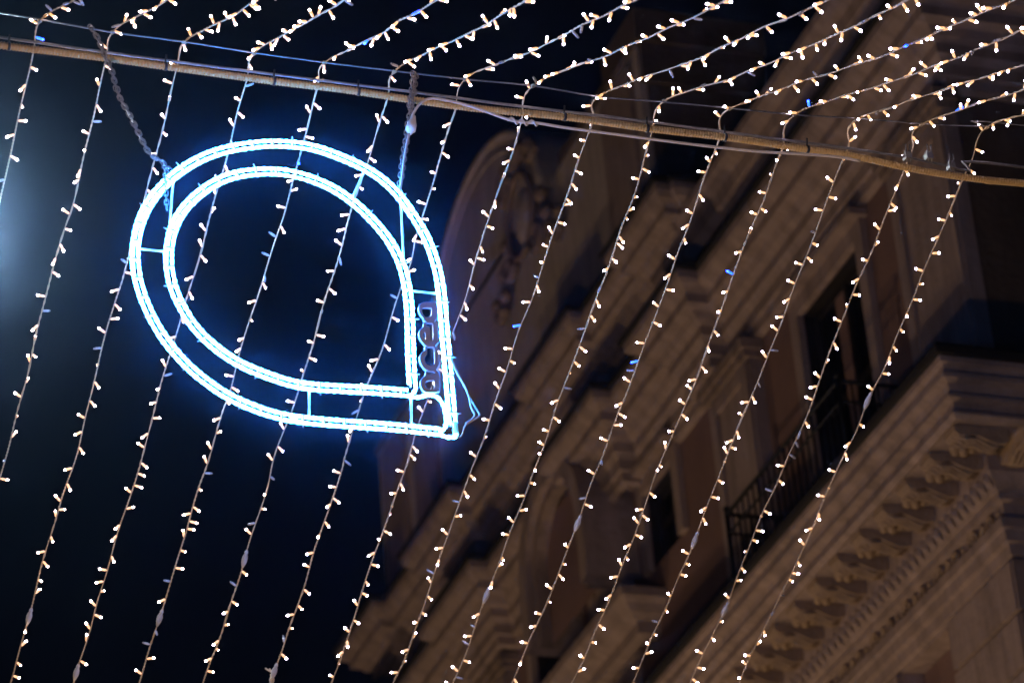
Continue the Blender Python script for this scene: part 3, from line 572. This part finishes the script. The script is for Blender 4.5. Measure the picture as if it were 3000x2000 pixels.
# ------------------------------------------------------------------ light strings
def bulb_meshes(tag_, sm, lm):
    m = MB(); m.lathe([(.0026,0),(.0044,.004),(.0053,.007),(.0053,.0265)], 8); a = m.mesh('bulb', sm, True)
    m = MB(); m.lathe([(.0046,.0266),(.0048,.030),(.0042,.0335),(.002,.036)], 8); c = m.mesh('lens', lm, True)
    return a, c
KW, KC = bulb_meshes('warm', SLEEVE, LENSW), bulb_meshes('fringe', SLEEVE, LENS_FRINGE)
KB, KD = bulb_meshes('blue', SLEEVEB, LENSB), bulb_meshes('dark', SLEEVED, LENSD)
LABELS = [
 'leftmost light string, a blue bulb glowing just above the conduit near the left edge',
 'light string bending over the wire beside the top of the slanting left chain',
 'light string behind the left rim of the drop, clear plug near the lower left corner',
 'light string passing behind the upper left of the drop, plug at the bottom edge',
 'light string with two blue bulbs above the span wire, running behind the drop',
 'light string bending left of the straight chain and crossing behind the middle of the drop',
 'light string right of the straight chain, ending in a knotted bundle at the bottom',
 'light string grazing the right side of the drop and passing behind its lower tip',
 'first light string clear of the drop on its right, with one small blue bulb lit',
 'light string without any blue bulb, second to the right of the drop tip',
 'light string with one blue bulb over the facade and another near the top edge',
 'light string with a blue bulb right beside its bend and one halfway down the facade',
 'third light string from the right, all bulbs white, passing left of the balcony',
 'light string crossing in front of the balcony railing, a bright blue bulb above its bend',
 'rightmost light string, running over the balcony window and the carved cornice']
total = 0
for si, (lo, up) in enumerate(STRINGS):
    root = thing('light_string', LABELS[si], 'light string', V(lo[0]), 'fairy light strings over the street')
    lo_ = [Vector(p) for p in lo]; up_ = [Vector(p) for p in up]
    if si != 6: lo_.append(lo_[-1] + (lo_[-1]-lo_[-2]).normalized()*.9)
    up_.append(up_[-1] + (up_[-1]-up_[-2]).normalized()*1.2)
    path = cr(list(reversed(up_))[:-1] + [lo_[0]] + lo_[1:], .009)
    bend = min(range(len(path)), key=lambda i: (path[i]-lo_[0]).length)
    ph = random.uniform(0, 6); rate = 2*math.pi*.009/.075; wob = [random.uniform(0, 6) for _ in range(4)]
    path = [p + Vector((.0035*math.sin(i*.045+wob[0]) + .002*math.sin(i*.13+wob[1]), 0, .003*math.sin(i*.06+wob[2]) + .002*math.sin(i*.17+wob[3]))) for i, p in enumerate(path)]
    for s in (0, math.pi):
        m = MB(); q = []
        for i, p in enumerate(path):
            t = (path[min(i+1,len(path)-1)] - path[max(i-1,0)]).normalized(); u = Vector((1,0,0)); u = (u - t*u.dot(t)).normalized(); v = t.cross(u)
            a = ph + i*rate*(1 + .25*math.sin(i*.021 + wob[3])) + s; q.append(p + (u*math.cos(a) + v*math.sin(a))*.0022)
        m.tube(q, .0020, 5); m.build('wire', WIREM, root)
    # knot that ties the string to the span wire
    m = MB(); k = path[bend]; m.tube([k + Vector((.008*math.cos(a*.8), .008*math.sin(a*.8), .004*math.sin(a*1.7)-.002)) for a in range(14)], .003, 5); m.build('knot', WIREM, root)
    plugs = [Vector(p) for i_, p in PLUGS if i_ == si]; blues = [Vector(p) for i_, p in BLUE if i_ == si]
    pi_ = [min(range(len(path)), key=lambda i: (path[i]-p).length) for p in plugs]; bi = [min(range(len(path)), key=lambda i: (path[i]-p).length) for p in blues]
    for k in pi_:
        d = (path[min(k+1,len(path)-1)] - path[k-1]).normalized(); c = path[k]
        m = MB(); m.tube([c - d*.05, c - d*.035, c - d*.03, c - d*.012, c, c + d*.02, c + d*.032, c + d*.045], [.005,.009,.007,.012,.0135,.012,.009,.005], 7); m.build('plug', PLUGM, root)
    i = random.randint(2, 8); spots = []
    while i < len(path) - 2:
        if all(abs(i-k) > 6 for k in pi_) and all(abs(i-k) > 4 for k in bi): spots.append((i, 0))
        i += max(4, int(random.gauss(9.5 if i > bend else 8.6, 2.4)))
    spots += [(k, 1) for k in bi]
    side = random.choice((0, 1))
    for i, blue in spots:
        if blue: kind = KB
        elif random.random() < .085: kind = KD
        else: kind = KC if path[i].x + .8*random.random() > 4.3 else KW
        d = (path[min(i+1,len(path)-1)] - path[i-1]).normalized(); x = Vector((1,0,0)); x = (x - d*x.dot(d)).normalized(); v = d.cross(x)
        if v.y > 0: v = -v                                                       # v points to the viewer's side
        side = 1 - side if random.random() < .7 else side
        az = random.gauss(0 if side else math.pi, .8)
        n = x*math.cos(az) + v*math.sin(az)
        up_run = i < bend
        n = (n + d*random.gauss((.45 if side else -.1) if not up_run else -.1, .5) + Vector((0,0,-.25 if up_run else 0))).normalized()
        o = link('bulb', kind[0]); ll = link('lens', kind[1]); ll.parent = o
        if kind is KB: o['label'] = 'bulb glowing deep blue'
        elif kind is KD: o['label'] = 'unlit bulb'
        o.parent = root; o.matrix_parent_inverse = Matrix.Identity(4)
        o.matrix_basis = Matrix.Translation(V(path[i] + n*.003) - root.location) @ n.to_track_quat('Z', 'Y').to_matrix().to_4x4()
        total += 1
    if si == 6:                                                                  # bundle of spare wire at its lower end
        c = path[-1]
        for k in range(4):
            m = MB(); pts = [c + Vector((random.uniform(-.012,.012), random.uniform(-.01,.01), z_)) for z_ in (.05, .02, -.02, -.06, -.1)]
            if k < 2: pts.insert(0, c + Vector((-.03 + .02*k, 0, .075)))
            m.tube(cr(pts, .01), .004, 5); m.build('spare_wire', WIREM, root)
print('bulbs', total)

# ------------------------------------------------------------------ thin volume added to imitate camera glow round the lights
m = MB(); m.box(-14, 30, -8, 62, -EYE - 1, 21); hz = m.build('glow_volume', STONE); hz['kind'] = 'stuff'; hz['label'] = 'thin volume over the street, added to imitate camera glow around the lights'
hm = bpy.data.materials.new('glow_air'); hm.use_nodes = True; nt = hm.node_tree; nt.nodes.remove(nt.nodes['Principled BSDF'])
pv = nt.nodes.new('ShaderNodeVolumePrincipled'); pv.inputs['Color'].default_value = (.38,.62,1,1); pv.inputs['Density'].default_value = GLOW_DENSITY; pv.inputs['Anisotropy'].default_value = .991
nt.links.new(pv.outputs['Volume'], nt.nodes['Material Output'].inputs['Volume'])
hz.data.materials.clear(); hz.data.materials.append(hm)
